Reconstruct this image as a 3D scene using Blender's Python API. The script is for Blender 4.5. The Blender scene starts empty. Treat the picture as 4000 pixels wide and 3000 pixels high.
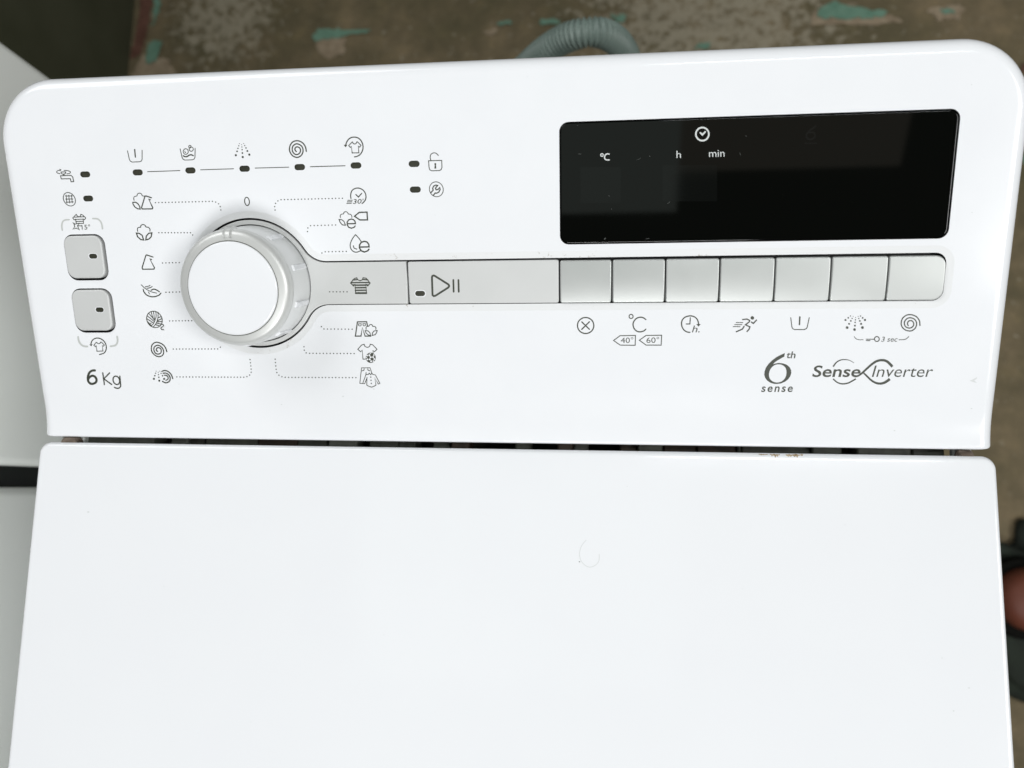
import bpy, bmesh, math, random
from mathutils import Vector, Matrix
from mathutils.geometry import delaunay_2d_cdt
import numpy as np

random.seed(7)
sc = bpy.context.scene
COL = sc.collection
Z0 = 0.88                       # height of the lid above the floor

# ------------------------------------------------------------------ camera
RC = Matrix(((0.99320561, -0.00526654, 0.1162535),
             (0.02058548, 0.99117277, -0.13096864),
             (-0.11453755, 0.13247192, 0.98454677)))
CAM = Vector((0.0490248, -0.0149379, 0.3174034 + Z0))
FPX = 3000.0                    # focal length in pixels of a 4000 x 3000 frame
cd = bpy.data.cameras.new('Camera')
cam = bpy.data.objects.new('Camera', cd)
COL.objects.link(cam)
cam.matrix_world = Matrix.Translation(CAM) @ RC.to_4x4()
cd.sensor_width = 36.0
cd.lens = 36.0 * FPX / 4000.0
cd.clip_start = 0.01
cd.clip_end = 50
cd.dof.use_dof = True
cd.dof.focus_distance = 0.315
cd.dof.aperture_fstop = 9.0
sc.camera = cam

# ------------------------------------------------------------------ light
w = bpy.data.worlds.new('World')
sc.world = w
w.use_nodes = True
w.node_tree.nodes['Background'].inputs[0].default_value = (0.92, 1.0, 0.97, 1)
w.node_tree.nodes['Background'].inputs[1].default_value = 0.06


def area(name, loc, target, sx, sy, power, color=(1, 1, 1), spread=180, shape='RECTANGLE'):
    l = bpy.data.lights.new(name, 'AREA')
    l.shape = shape
    l.size = sx
    l.size_y = sy
    l.energy = power
    l.color = color
    l.spread = math.radians(spread)
    o = bpy.data.objects.new(name, l)
    COL.objects.link(o)
    o.location = loc
    d = Vector(target) - Vector(loc)
    o.rotation_euler = d.to_track_quat('-Z', 'Y').to_euler()
    return o


area('front_light', (0.10, -1.18, Z0 + 1.12), (0, 0, Z0), 0.6, 0.4, 14.2, (1.0, 1.0, 1.0))  # soft front light set for the knob's shadow; no window is known there
area('right_fill', (2.2, -0.75, Z0 + 2.5), (0, 0, Z0), 1.3, 1.0, 52, (1.0, 1.0, 0.99))  # added fill from the right, brightens the cabinet's side
area('back_fill', (-0.75, 0.75, Z0 + 0.95), (0, 0, Z0), 0.95, 0.6, 8.6, (0.99, 0.995, 1.0))  # added soft fill from back left, for the floor and the left side
area('tube_lamp', (0.41, 0.095, Z0 + 1.2), (0.41, 0.095, Z0), 0.52, 0.03, 1.8, (0.96, 1.0, 1.0))
# added dim lamps, shaped to give the grey reflection in the dark display
area('reflection_lamp', (-0.15, -0.20, Z0 + 1.5), (-0.15, -0.20, Z0), 0.74, 0.52, .45, (0.88, 1.0, 0.92))
area('reflection_lamp', (0.46, -0.165, Z0 + 1.5), (0.46, -0.165, Z0), 0.48, 0.40, .12, (1.0, 0.90, 0.74))

sc.view_settings.view_transform = 'Standard'
sc.view_settings.look = 'None'
sc.view_settings.gamma = 1
sc.view_settings.exposure = 0
sc.view_settings.use_curve_mapping = False
sc.render.resolution_x = 1024
sc.render.resolution_y = 768

# ------------------------------------------------------------------ materials
MATS = {}


def mat(name, col, rough=0.4, metal=0.0, spec=0.5, build=None):
    m = bpy.data.materials.new(name)
    m.use_nodes = True
    nt = m.node_tree
    b = nt.nodes['Principled BSDF']
    b.inputs['Base Color'].default_value = (*col, 1)
    b.inputs['Roughness'].default_value = rough
    b.inputs['Metallic'].default_value = metal
    b.inputs['Specular IOR Level'].default_value = spec
    if build:
        build(nt, b)
    MATS[name] = m
    return m


def N(nt, t, **kw):
    n = nt.nodes.new(t)
    for k, v in kw.items():
        if k in n.inputs:
            n.inputs[k].default_value = v
        else:
            setattr(n, k, v)
    return n


def ramp(nt, stops):
    r = nt.nodes.new('ShaderNodeValToRGB')
    while len(r.color_ramp.elements) > 1:
        r.color_ramp.elements.remove(r.color_ramp.elements[-1])
    r.color_ramp.elements[0].position = stops[0][0]
    r.color_ramp.elements[0].color = (*stops[0][1], 1)
    for p, c in stops[1:]:
        e = r.color_ramp.elements.new(p)
        e.color = (*c, 1)
    return r


def plastic_build(c0, c1, bump=0.012, r0=0.2, r1=0.3, scale=45):
    def f(nt, b):
        g = N(nt, 'ShaderNodeNewGeometry')
        n = N(nt, 'ShaderNodeTexNoise', Scale=scale, Detail=6.0)
        nt.links.new(g.outputs['Position'], n.inputs['Vector'])
        r = ramp(nt, [(0.3, c0), (0.7, c1)])
        nt.links.new(n.outputs['Fac'], r.inputs[0])
        nt.links.new(r.outputs[0], b.inputs['Base Color'])
        mr = N(nt, 'ShaderNodeMapRange')
        mr.inputs['To Min'].default_value = r0
        mr.inputs['To Max'].default_value = r1
        nt.links.new(n.outputs['Fac'], mr.inputs['Value'])
        nt.links.new(mr.outputs[0], b.inputs['Roughness'])
        n2 = N(nt, 'ShaderNodeTexNoise', Scale=900.0, Detail=3.0)
        nt.links.new(g.outputs['Position'], n2.inputs['Vector'])
        bp = N(nt, 'ShaderNodeBump', Strength=bump, Distance=0.001)
        nt.links.new(n2.outputs['Fac'], bp.inputs['Height'])
        nt.links.new(bp.outputs[0], b.inputs['Normal'])
    return f


def specked(c0, c1, dirt, lo, hi, scale=420):
    """white plastic with dust and grime caught in it"""
    def f(nt, b):
        g = N(nt, 'ShaderNodeNewGeometry')
        n = N(nt, 'ShaderNodeTexNoise', Scale=scale, Detail=4.0, Roughness=0.65)
        n3 = N(nt, 'ShaderNodeTexNoise', Scale=38.0, Detail=2.0)
        nt.links.new(g.outputs['Position'], n.inputs['Vector'])
        nt.links.new(g.outputs['Position'], n3.inputs['Vector'])
        ad = N(nt, 'ShaderNodeMath', operation='MULTIPLY_ADD')
        nt.links.new(n3.outputs['Fac'], ad.inputs[0])
        ad.inputs[1].default_value = 0.45
        nt.links.new(n.outputs['Fac'], ad.inputs[2])
        r = ramp(nt, [(0.0, c0), (lo - 0.08, c1), (lo, c1), (hi, dirt)])
        nt.links.new(ad.outputs[0], r.inputs[0])
        nt.links.new(r.outputs[0], b.inputs['Base Color'])
    return f


mat('white_plastic', (.8, .81, .81), .14, 0, .42, build=plastic_build((.80, .815, .838), (.815, .829, .85), .006, .11, .17))
mat('lid_enamel', (.8, .81, .82), .16, build=plastic_build((.80, .815, .838), (.812, .827, .848), .004, .08, .12, 20))
mat('dusty_lip', (.7, .7, .7), .5, build=specked((.76, .775, .785), (.74, .75, .755), (.42, .40, .36), .90, 1.02))
mat('silver', (.5, .51, .5), .4, .5, .3, build=plastic_build((.50, .517, .505), (.52, .537, .525), .008, .36, .42, 60))
mat('silver_light', (.6, .61, .6), .4, .1, .35, build=plastic_build((.585, .595, .588), (.605, .615, .608), .008, .4, .48, 60))
mat('knob_chrome', (.66, .66, .64), .4, .35, build=plastic_build((.61, .62, .605), (.64, .65, .635), .01, .38, .43, 60))
mat('knob_body', (.75, .76, .75), .3, .1, build=plastic_build((.70, .715, .715), (.73, .742, .74), .02, .28, .36, 60))
mat('ink', (.055, .062, .045), .5, build=plastic_build((.032, .037, .026), (.05, .056, .04), 0.0, .45, .55, 500))
mat('grey_ink', (.5, .52, .5), .5)
mat('pale_mark', (.62, .64, .64), .5)
mat('dim_scratch', (.055, .06, .055), .5)
mat('white_ink', (.62, .65, .64), .5)
mat('ghost_ink', (.003, .0033, .0028), .15, 0, .45)
mat('black_gap', (.006, .006, .005), .6)
mat('lamp_lens', (.026, .027, .019), .35, build=plastic_build((.03, .032, .022), (.045, .045, .032), .02, .3, .4, 300))
mat('mechanism', (.03, .032, .025), .6, build=plastic_build((.06, .062, .048), (.13, .135, .105), .1, .5, .7, 130))
mat('mechanism_brown', (.03, .02, .014), .6, build=plastic_build((.035, .024, .015), (.09, .062, .042), .1, .5, .7, 150))
mat('mechanism_grey', (.1, .1, .09), .6, build=plastic_build((.12, .125, .10), (.2, .205, .175), .1, .5, .7, 150))
mat('bracket', (.42, .44, .41), .5, build=plastic_build((.62, .64, .60), (.72, .74, .70), .05, .4, .6, 150))
mat('rusty_pin', (.09, .05, .03), .6, .3, build=plastic_build((.05, .03, .018), (.24, .19, .15), .2, .5, .7, 260))
mat('rust_stain', (.5, .4, .28), .7, build=specked((.60, .52, .40), (.50, .40, .27), (.26, .17, .08), .62, .9, 700))


def glass_build(nt, b):
    g = N(nt, 'ShaderNodeNewGeometry')
    n = N(nt, 'ShaderNodeTexNoise', Scale=70.0, Detail=5.0)
    nt.links.new(g.outputs['Position'], n.inputs['Vector'])
    mr = N(nt, 'ShaderNodeMapRange')
    mr.inputs['To Min'].default_value = .02
    mr.inputs['To Max'].default_value = .045
    nt.links.new(n.outputs['Fac'], mr.inputs['Value'])
    nt.links.new(mr.outputs[0], b.inputs['Roughness'])


mat('display_glass', (.0008, .001, .0006), .05, 0, .45, glass_build)
mat('display_window', (.0025, .003, .0025), .06, 0, .46)
mat('fridge_paint', (.55, .56, .53), .4, build=plastic_build((.83, .855, .815), (.86, .88, .845), .03, .35, .45, 9))
mat('gasket', (.008, .010, .009), .5)
mat('dark_board', (.020, .022, .012), .7, build=plastic_build((.062, .068, .038), (.085, .09, .055), .1, .6, .8, 12))
mat('hose_plastic', (.21, .27, .255), .45, build=plastic_build((.17, .225, .20), (.21, .27, .24), .05, .4, .5, 60))
mat('green_cloth', (.03, .05, .04), .9, build=plastic_build((.008, .011, .007), (.02, .029, .019), .3, .8, .95, 40))
mat('black_rubber', (.006, .006, .005), .9, 0, .1)
mat('terracotta', (.2, .07, .045), .55, build=plastic_build((.12, .028, .013), (.18, .052, .028), .1, .5, .6, 25))
mat('turquoise_paint', (.14, .42, .31), .7, build=plastic_build((.11, .225, .16), (.17, .30, .22), .2, .6, .8, 60))
mat('tan_plaster', (.33, .25, .17), .9, build=plastic_build((.24, .185, .12), (.36, .29, .20), .4, .85, .95, 70))
mat('red_stain', (.12, .05, .03), .8, build=plastic_build((.085, .034, .02), (.17, .08, .055), .3, .75, .9, 50))


def floor_build(nt, b):
    g = N(nt, 'ShaderNodeNewGeometry')
    big = N(nt, 'ShaderNodeTexNoise', Scale=5.5, Detail=8.0, Roughness=.62)
    mid = N(nt, 'ShaderNodeTexNoise', Scale=26.0, Detail=7.0, Roughness=.7)
    fine = N(nt, 'ShaderNodeTexNoise', Scale=60.0, Detail=6.0, Roughness=.7)
    for n in (big, mid, fine):
        nt.links.new(g.outputs['Position'], n.inputs['Vector'])
    r1 = ramp(nt, [(.3, (.10, .088, .043)), (.48, (.145, .116, .062)), (.62, (.205, .158, .09)), (.75, (.16, .145, .082))])
    nt.links.new(big.outputs['Fac'], r1.inputs[0])
    r2 = ramp(nt, [(.3, (.7, .72, .72)), (.55, (1, 1, 1)), (.72, (1.3, 1.27, 1.2))])
    nt.links.new(mid.outputs['Fac'], r2.inputs[0])
    mx = N(nt, 'ShaderNodeMixRGB', blend_type='MULTIPLY')
    mx.inputs[0].default_value = 1
    nt.links.new(r1.outputs[0], mx.inputs[1])
    nt.links.new(r2.outputs[0], mx.inputs[2])
    last = mx.outputs[0]
    # pale eroded render, in two places where the surface has worn away
    for (cx, cy, rad) in ((0.22, 0.76, 0.30), (-0.62, 0.80, 0.14)):
        vd = N(nt, 'ShaderNodeVectorMath', operation='DISTANCE')
        nt.links.new(g.outputs['Position'], vd.inputs[0])
        vd.inputs[1].default_value = (cx, cy, 0)
        mr = N(nt, 'ShaderNodeMapRange')
        mr.inputs['From Min'].default_value = rad
        mr.inputs['From Max'].default_value = rad * .3
        nt.links.new(vd.outputs['Value'], mr.inputs['Value'])
        ad = N(nt, 'ShaderNodeMath', operation='MULTIPLY_ADD')
        nt.links.new(mr.outputs[0], ad.inputs[0])
        ad.inputs[1].default_value = .22
        nt.links.new(fine.outputs['Fac'], ad.inputs[2])
        rr = ramp(nt, [(.60, (0, 0, 0)), (.74, (.85, .85, .85))])
        nt.links.new(ad.outputs[0], rr.inputs[0])
        m2 = N(nt, 'ShaderNodeMixRGB')
        nt.links.new(rr.outputs[0], m2.inputs[0])
        nt.links.new(last, m2.inputs[1])
        m2.inputs[2].default_value = (.33, .295, .215, 1)
        last = m2.outputs[0]
    nt.links.new(last, b.inputs['Base Color'])
    bp = N(nt, 'ShaderNodeBump', Strength=.5, Distance=.004)
    nt.links.new(mid.outputs['Fac'], bp.inputs['Height'])
    nt.links.new(bp.outputs[0], b.inputs['Normal'])


mat('worn_concrete', (.15, .12, .08), .85, build=floor_build)

# ------------------------------------------------------------------ geometry helpers
A = 0.35432213                  # slope of the control panel
O = Vector((0, 0.011791459, Z0))
VV = Vector((0, math.cos(A), math.sin(A)))
NN = Vector((0, -math.sin(A), math.cos(A)))
PROF = [(-14, 3.3), (-8.9, 1.8), (-5, .92), (-2, .45), (2, .08), (7, -.03), (12, 0), (19, 0), (24, 0), (400, 0)]


def hp(v):
    """height (mm) of the panel surface over its main plane: flat above, curling out to a lip at the front"""
    if v >= 24:
        return 0.0
    P = PROF
    for i in range(len(P) - 1):
        if P[i][0] <= v <= P[i + 1][0]:
            break
    def m(j):
        if j <= 0 or j >= len(P) - 2:
            return -.24 if j <= 0 else 0.0
        return (P[j + 1][1] - P[j - 1][1]) / (P[j + 1][0] - P[j - 1][0])
    h = P[i + 1][0] - P[i][0]
    t = (v - P[i][0]) / h
    return ((2*t**3-3*t*t+1)*P[i][1] + (t**3-2*t*t+t)*h*m(i) + (-2*t**3+3*t*t)*P[i+1][1] + (t**3-t*t)*h*m(i+1))


def F(u, v, h=0.0):
    """panel coordinates in mm -> world"""
    return Vector((u * .001, 0, 0)) + O + VV * (v * .001) + NN * ((hp(v) + h) * .001)


def ray(x, y):
    return RC @ Vector(((x - 2000) / FPX, -(y - 1500) / FPX, -1.0))


def px_panel(x, y, h=0.0):
    d = ray(x, y)
    hh = h
    for _ in range(5):
        t = ((O + NN * hh * .001 - CAM).dot(NN)) / d.dot(NN)
        X = CAM + d * t - O
        v = X.dot(VV) * 1000
        hh = h + hp(v)
    return X.x * 1000, v


def px_plane(x, y, co, no):
    d = ray(x, y)
    t = (Vector(co) - CAM).dot(Vector(no)) / d.dot(Vector(no))
    return CAM + d * t


def at_depth(x, y, z):
    return CAM + ray(x, y) * z


def link(name, verts, faces, material, parent=None, smooth=False, sharp_deg=None):
    me = bpy.data.meshes.new(name)
    me.from_pydata([tuple(v) for v in verts], [], faces)
    me.update()
    ms = material if isinstance(material, (list, tuple)) else [material]
    for m in ms:
        me.materials.append(MATS[m])
    if smooth:
        for p in me.polygons:
            p.use_smooth = True
        if sharp_deg:
            me.set_sharp_from_angle(angle=math.radians(sharp_deg))
    o = bpy.data.objects.new(name, me)
    COL.objects.link(o)
    if parent:
        o.parent = parent
    return o


def fix_normals(o):
    bm = bmesh.new()
    bm.from_mesh(o.data)
    bmesh.ops.recalc_face_normals(bm, faces=bm.faces)
    bm.to_mesh(o.data)
    bm.free()


def box_mesh(name, lo, hi, material, parent=None, bevel=0.0, seg=2):
    bm = bmesh.new()
    bmesh.ops.create_cube(bm, size=1)
    for v in bm.verts:
        v.co = Vector([lo[i] + (v.co[i] + .5) * (hi[i] - lo[i]) for i in range(3)])
    if bevel:
        bmesh.ops.bevel(bm, geom=list(bm.edges), offset=bevel, segments=seg, profile=.5, affect='EDGES')
    me = bpy.data.meshes.new(name)
    bm.to_mesh(me)
    bm.free()
    me.materials.append(MATS[material])
    for p in me.polygons:
        p.use_smooth = True
    me.set_sharp_from_angle(angle=math.radians(35))
    o = bpy.data.objects.new(name, me)
    COL.objects.link(o)
    if parent:
        o.parent = parent
    return o


def inside(p, poly):
    x, y = p
    c = False
    j = len(poly) - 1
    for i in range(len(poly)):
        xi, yi = poly[i]
        xj, yj = poly[j]
        if (yi > y) != (yj > y) and x < (xj - xi) * (y - yi) / (yj - yi) + xi:
            c = not c
        j = i
    return c


def fill(outer, holes=(), extra_lines=()):
    """triangulate a polygon with holes: returns 2D points and triangles"""
    vs, es = [], []
    for loop in [outer] + list(holes):
        b = len(vs)
        vs += [Vector(p) for p in loop]
        es += [(b + i, b + (i + 1) % len(loop)) for i in range(len(loop))]
    for line in extra_lines:
        b = len(vs)
        vs += [Vector(p) for p in line]
        es += [(b + i, b + i + 1) for i in range(len(line) - 1)]
    r = delaunay_2d_cdt(vs, es, [], 0, 1e-5)
    pts = [(p.x, p.y) for p in r[0]]
    tris = []
    for f in r[2]:
        c = (sum(pts[i][0] for i in f) / len(f), sum(pts[i][1] for i in f) / len(f))
        if inside(c, outer) and not any(inside(c, h) for h in holes):
            tris.append(tuple(f))
    return pts, tris


def area2(poly):
    return sum(poly[i - 1][0] * poly[i][1] - poly[i][0] * poly[i - 1][1] for i in range(len(poly)))


def offset(poly, d):
    """move a closed outline outwards by d"""
    if area2(poly) < 0:
        d = -d
    n = len(poly)
    out = []
    for i in range(n):
        p0, p1, p2 = Vector(poly[i - 1]), Vector(poly[i]), Vector(poly[(i + 1) % n])
        e1, e2 = (p1 - p0).normalized(), (p2 - p1).normalized()
        n1, n2 = Vector((e1.y, -e1.x)), Vector((e2.y, -e2.x))
        m = n1 + n2
        k = max(m.dot(n1), .3)
        q = p1 + m * (d / k)
        out.append((q.x, q.y))
    return out


def densify(poly, step=1.4):
    out = []
    for i in range(len(poly)):
        a_, b_ = poly[i], poly[(i + 1) % len(poly)]
        n = max(1, int(math.hypot(b_[0] - a_[0], b_[1] - a_[1]) / step))
        out += [(a_[0] + (b_[0] - a_[0]) * k / n, a_[1] + (b_[1] - a_[1]) * k / n) for k in range(n)]
    return out


def rrect(x0, x1, y0, y1, r, seg=8, corners=None):
    rs = corners or (r, r, r, r)        # bottom-left, bottom-right, top-right, top-left
    pts = []
    for (cx, cy, a0, rr) in ((x0, y0, 180, rs[0]), (x1, y0, 270, rs[1]), (x1, y1, 0, rs[2]), (x0, y1, 90, rs[3])):
        sx = 1 if cx == x0 else -1
        sy = 1 if cy == y0 else -1
        k = seg
        for i in range(k + 1):
            a = math.radians(a0 + 90 * i / k)
            pts.append((cx + sx * rr + rr * math.cos(a), cy + sy * rr + rr * math.sin(a)))
    return pts


def circle(cx, cy, r, n=64):
    return [(cx + r * math.cos(2 * math.pi * i / n), cy + r * math.sin(2 * math.pi * i / n)) for i in range(n)]


def wall_between(verts, faces, a, ha, b, hb, closed=True):
    """strip between two outlines with equally many points at heights ha and hb"""
    o = len(verts)
    n = len(a)
    for p in a:
        verts.append(F(p[0], p[1], ha))
    for p in b:
        verts.append(F(p[0], p[1], hb))
    for i in range(n if closed else n - 1):
        j = (i + 1) % n
        faces.append((o + i, o + j, o + n + j, o + n + i))


def plate(name, outline, top, depth, bevel, material, parent, holes=(), seg=3, crown=0.0, tilt=(0.0, 0.0)):
    """a moulded key: flat top with a rounded rim and straight sides, standing on the panel frame"""
    if area2(outline) < 0:
        outline = outline[::-1]
    if crown:
        outline = densify(outline)
    verts, faces = [], []
    us, vs_ = [q[0] for q in outline], [q[1] for q in outline]
    uc, vc, hv_ = (min(us) + max(us)) / 2, (min(vs_) + max(vs_)) / 2, (max(vs_) - min(vs_)) / 2

    def rise(u, v):
        return tilt[0] * (u - uc) + tilt[1] * (v - vc) - crown * ((v - vc) / hv_) ** 2
    rings = [(0.0, top - depth), (0.0, top - bevel)]
    for k in range(1, seg + 1):
        a = math.pi / 2 * k / seg
        rings.append((-bevel * (1 - math.cos(a)), top - bevel * (1 - math.sin(a))))
    rings.append((-bevel - .12, top))
    loops = [[offset(outline, d), h] for d, h in rings]
    n = len(outline)
    for lp, h in loops:
        verts += [F(p[0], p[1], h + rise(p[0], p[1])) for p in lp]
    for k in range(len(loops) - 1):
        for i in range(n):
            j = (i + 1) % n
            faces.append((k * n + i, k * n + j, (k + 1) * n + j, (k + 1) * n + i))
    lines = []
    if crown:
        lp = loops[-1][0]
        u0, u1 = min(q[0] for q in lp) + 1.2, max(q[0] for q in lp) - 1.2
        for k in range(-6, 7):
            lines.append([(u0 + (u1 - u0) * t / 6, vc + (hv_ - 1.6) * k / 6) for t in range(7)])
    pts, tris = fill(loops[-1][0], holes, lines)
    b = len(verts)
    verts += [F(p[0], p[1], top + rise(p[0], p[1])) for p in pts]
    faces += [tuple(b + i for i in t) for t in tris]
    for hl in holes:
        wall_between(verts, faces, hl, top, hl, top - depth)
    o = link(name, verts, faces, material, parent, True, None)
    bm = bmesh.new()
    bm.from_mesh(o.data)
    bmesh.ops.remove_doubles(bm, verts=bm.verts, dist=1e-7)
    bmesh.ops.recalc_face_normals(bm, faces=bm.faces)
    bm.to_mesh(o.data)
    bm.free()
    o.data.set_sharp_from_angle(angle=math.radians(40))
    return o


# ------------------------------------------------------------------ top-level things
def thing(name, label, cat, loc=(0, 0, 0)):
    e = bpy.data.objects.new(name, None)
    COL.objects.link(e)
    e.empty_display_size = .05
    e['label'] = label
    e['category'] = cat
    return e


wm = thing('washing_machine', 'white top loading washing machine with sloping control panel, knob and silver buttons', 'washing machine')

# ---- floor
fl = link('floor', [(-2.2, -1.6, 0), (2.2, -1.6, 0), (2.2, 2.2, 0), (-2.2, 2.2, 0)], [(0, 1, 2, 3)], 'worn_concrete')
fl['kind'] = 'structure'


def floor_patch(name, outline_px, material, lift, jitter=.008, mul=6):
    pts = []
    n = len(outline_px)
    for i in range(n):
        p0, p1 = outline_px[i], outline_px[(i + 1) % n]
        for k in range(mul):
            t = k / mul
            q = px_plane(p0[0] + (p1[0] - p0[0]) * t, p0[1] + (p1[1] - p0[1]) * t, (0, 0, 0), (0, 0, 1))
            pts.append((q.x + random.uniform(-jitter, jitter) * .35, q.y + random.uniform(-jitter, jitter) * .35))
    P, T = fill(pts)
    return link(name, [(p[0], p[1], lift) for p in P], T, material, fl)


floor_patch('bare_plaster', [(3160, 100), (3190, 40), (3300, 20), (3480, 60), (3520, 85), (3420, 100)], 'tan_plaster', .002)
floor_patch('paint_flake', [(3185, 68), (3205, 38), (3260, 10), (3330, 32), (3470, 52), (3440, 72), (3330, 78), (3210, 74)], 'turquoise_paint', .004)
floor_patch('bare_plaster', [(3620, 40), (3700, 22), (3770, 30), (3740, 78), (3660, 80)], 'tan_plaster', .002)
floor_patch('paint_flake', [(3662, 48), (3700, 38), (3728, 52), (3690, 62)], 'turquoise_paint', .004)
floor_patch('bare_plaster', [(1240, 160), (1350, 150), (1350, 210), (1290, 232), (1245, 205)], 'tan_plaster', .002)
floor_patch('paint_flake', [(1218, 155), (1245, 122), (1340, 118), (1452, 118), (1430, 134), (1335, 148), (1240, 164)], 'turquoise_paint', .004)
floor_patch('paint_flake', [(1944, 98), (1960, 85), (2002, 88), (1996, 104)], 'turquoise_paint', .004)
floor_patch('bare_plaster', [(1890, 130), (1940, 105), (1945, 118), (1915, 140)], 'tan_plaster', .002)
floor_patch('paint_flake', [(2105, 100), (2120, 78), (2190, 80), (2188, 96)], 'turquoise_paint', .004)
floor_patch('paint_flake', [(2390, 65), (2440, 65), (2436, 92), (2410, 88)], 'turquoise_paint', .004)
floor_patch('paint_flake', [(2715, 195), (2730, 172), (2766, 172), (2768, 192)], 'turquoise_paint', .004)
floor_patch('paint_flake', [(575, 245), (585, 175), (605, 160), (640, 168), (612, 240), (590, 255)], 'turquoise_paint', .004)
floor_patch('paint_flake', [(605, -10), (630, -10), (622, 60), (600, 100)], 'turquoise_paint', .003)
floor_patch('bare_plaster', [(520, 300), (535, 255), (560, 210), (660, 240), (690, 290), (560, 320)], 'tan_plaster', .0015)
floor_patch('red_stain', [(548, -20), (598, -20), (590, 70), (570, 160), (555, 215), (510, 235), (535, 150), (545, 70)], 'red_stain', .003)
floor_patch('red_stain', [(3985, 255), (4020, 245), (4020, 285), (3988, 282)], 'red_stain', .003)
floor_patch('paint_flake', [(3992, 580), (4020, 560), (4020, 640), (3994, 640)], 'turquoise_paint', .003)

# ---- dark upright board behind the grey cabinet
bo = box_mesh('upright_board', (-1.15, .42, 0), (-.792, 1.75, 1.3), 'dark_board', None, .004)
bo['label'] = 'dark olive upright board standing on the floor behind the grey cabinet'
bo['category'] = 'board'

# ---- pale grey cabinet beside the machine: its side with a black vertical gap
XF = -0.33
fr = thing('grey_cabinet', 'pale grey cabinet beside the washing machine with a black vertical gap in its side', 'cabinet')
yb = px_plane(112, 231, (XF, 0, 0), (1, 0, 0)).y
g1 = px_plane(75, 1820, (XF, 0, 0), (1, 0, 0)).y
g2 = px_plane(75, 1905, (XF, 0, 0), (1, 0, 0)).y
box_mesh('rear_carcass', (XF - .55, g1, .03), (XF, yb, .862), 'fridge_paint', fr, .006, 3)
box_mesh('gap_strip', (XF - .53, g2 - .002, .06), (XF - .012, g1 + .002, .855), 'gasket', fr)
box_mesh('front_carcass', (XF - .55, g2 - .36, .03), (XF + .001, g2, .862), 'fridge_paint', fr, .006, 3)
for sx in (0, 1):
    for cy in (g2 - .31, g2 - .05, g1 + .05, yb - .05):
        cx = XF - .06 - sx * .43
        box_mesh('foot', (cx - .02, cy - .02, 0), (cx + .02, cy + .02, .034), 'black_rubber', fr, .004)

# ---- corrugated drain hose arching behind the machine
hose_px = [(1700, 560, .80), (1900, 400, .70), (2030, 285, .64), (2120, 205, .60), (2205, 152, .58), (2290, 128, .57), (2365, 134, .575), (2425, 180, .60), (2455, 260, .65), (2450, 420, .75)]
ctl = [at_depth(x, y, z) for x, y, z in hose_px]
ctl = [Vector((ctl[0].x, ctl[0].y + .02, .30)), Vector((ctl[0].x + .01, ctl[0].y + .01, .42))] + ctl + [Vector((ctl[-1].x, ctl[-1].y + .03, .25))]


def catmull(P, per):
    out = []
    n = len(P)
    for i in range(n - 1):
        p0, p1, p2, p3 = P[max(i - 1, 0)], P[i], P[i + 1], P[min(i + 2, n - 1)]
        for k in range(per):
            t = k / per
            out.append(.5 * ((2 * p1) + (p2 - p0) * t + (2 * p0 - 5 * p1 + 4 * p2 - p3) * t * t + (3 * p1 - p0 - 3 * p2 + p3) * t ** 3))
    out.append(P[-1])
    return out


def resample(pts, step):
    out = [pts[0]]
    acc = 0.0
    for a, b in zip(pts, pts[1:]):
        L = (b - a).length
        if L < 1e-9:
            continue
        s = step - acc
        while s <= L:
            out.append(a + (b - a) * (s / L))
            s += step
        acc = L - (s - step)
    return out


line = resample(catmull(ctl, 40), .0006)
hv, hf = [], []
NS = 20
up = Vector((0, 0, 1))
prev = None
for i, p in enumerate(line):
    t = (line[min(i + 1, len(line) - 1)] - line[max(i - 1, 0)]).normalized()
    s = t.cross(up).normalized() if prev is None else (prev - t * prev.dot(t)).normalized()
    prev = s
    q = t.cross(s)
    rr = .0099 + .0011 * math.sin(2 * math.pi * i * .00060 / .0034)
    for k in range(NS):
        a = 2 * math.pi * k / NS
        hv.append(p + s * (rr * math.cos(a)) + q * (rr * math.sin(a)))
for i in range(len(line) - 1):
    for k in range(NS):
        hf.append((i * NS + k, i * NS + (k + 1) % NS, (i + 1) * NS + (k + 1) % NS, (i + 1) * NS + k))
ho = link('drain_hose', hv, hf, 'hose_plastic', None, True)
ho['label'] = 'grey-green corrugated hose arching up behind the washing machine'
ho['category'] = 'hose'

# ---- round red-brown pot with black rim on a dark green cloth, on the floor to the right
def blob(name, c, rx, ry, rz, material, seed, amp, parent=None, cut=None):
    bm = bmesh.new()
    bmesh.ops.create_icosphere(bm, subdivisions=5, radius=1)
    rnd = random.Random(seed)
    ph = [rnd.uniform(0, 6.28) for _ in range(6)]
    for v in bm.verts:
        n = v.co.copy()
        k = 1 + amp * (math.sin(n.x * 7 + ph[0]) * math.sin(n.y * 6 + ph[1]) + .6 * math.sin(n.x * 15 + n.y * 11 + ph[2]) + .4 * math.sin(n.y * 23 + ph[3]))
        v.co = Vector((n.x * rx * k, n.y * ry * k, max(n.z, cut if cut is not None else -9) * rz * k)) + Vector(c)
    me = bpy.data.meshes.new(name)
    bm.to_mesh(me)
    bm.free()
    for p in me.polygons:
        p.use_smooth = True
    me.materials.append(MATS[material])
    o = bpy.data.objects.new(name, me)
    COL.objects.link(o)
    if parent:
        o.parent = parent
    return o


c0 = px_plane(4032, 2345, (0, 0, .06), (0, 0, 1))
cl = blob('crumpled_cloth', (c0.x + .07, c0.y - .02, .008), .16, .125, .035, 'green_cloth', 3, .11, None, -.2)
cl['label'] = 'crumpled dark green cloth lying on the floor under a red-brown pot'
cl['category'] = 'cloth'


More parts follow.
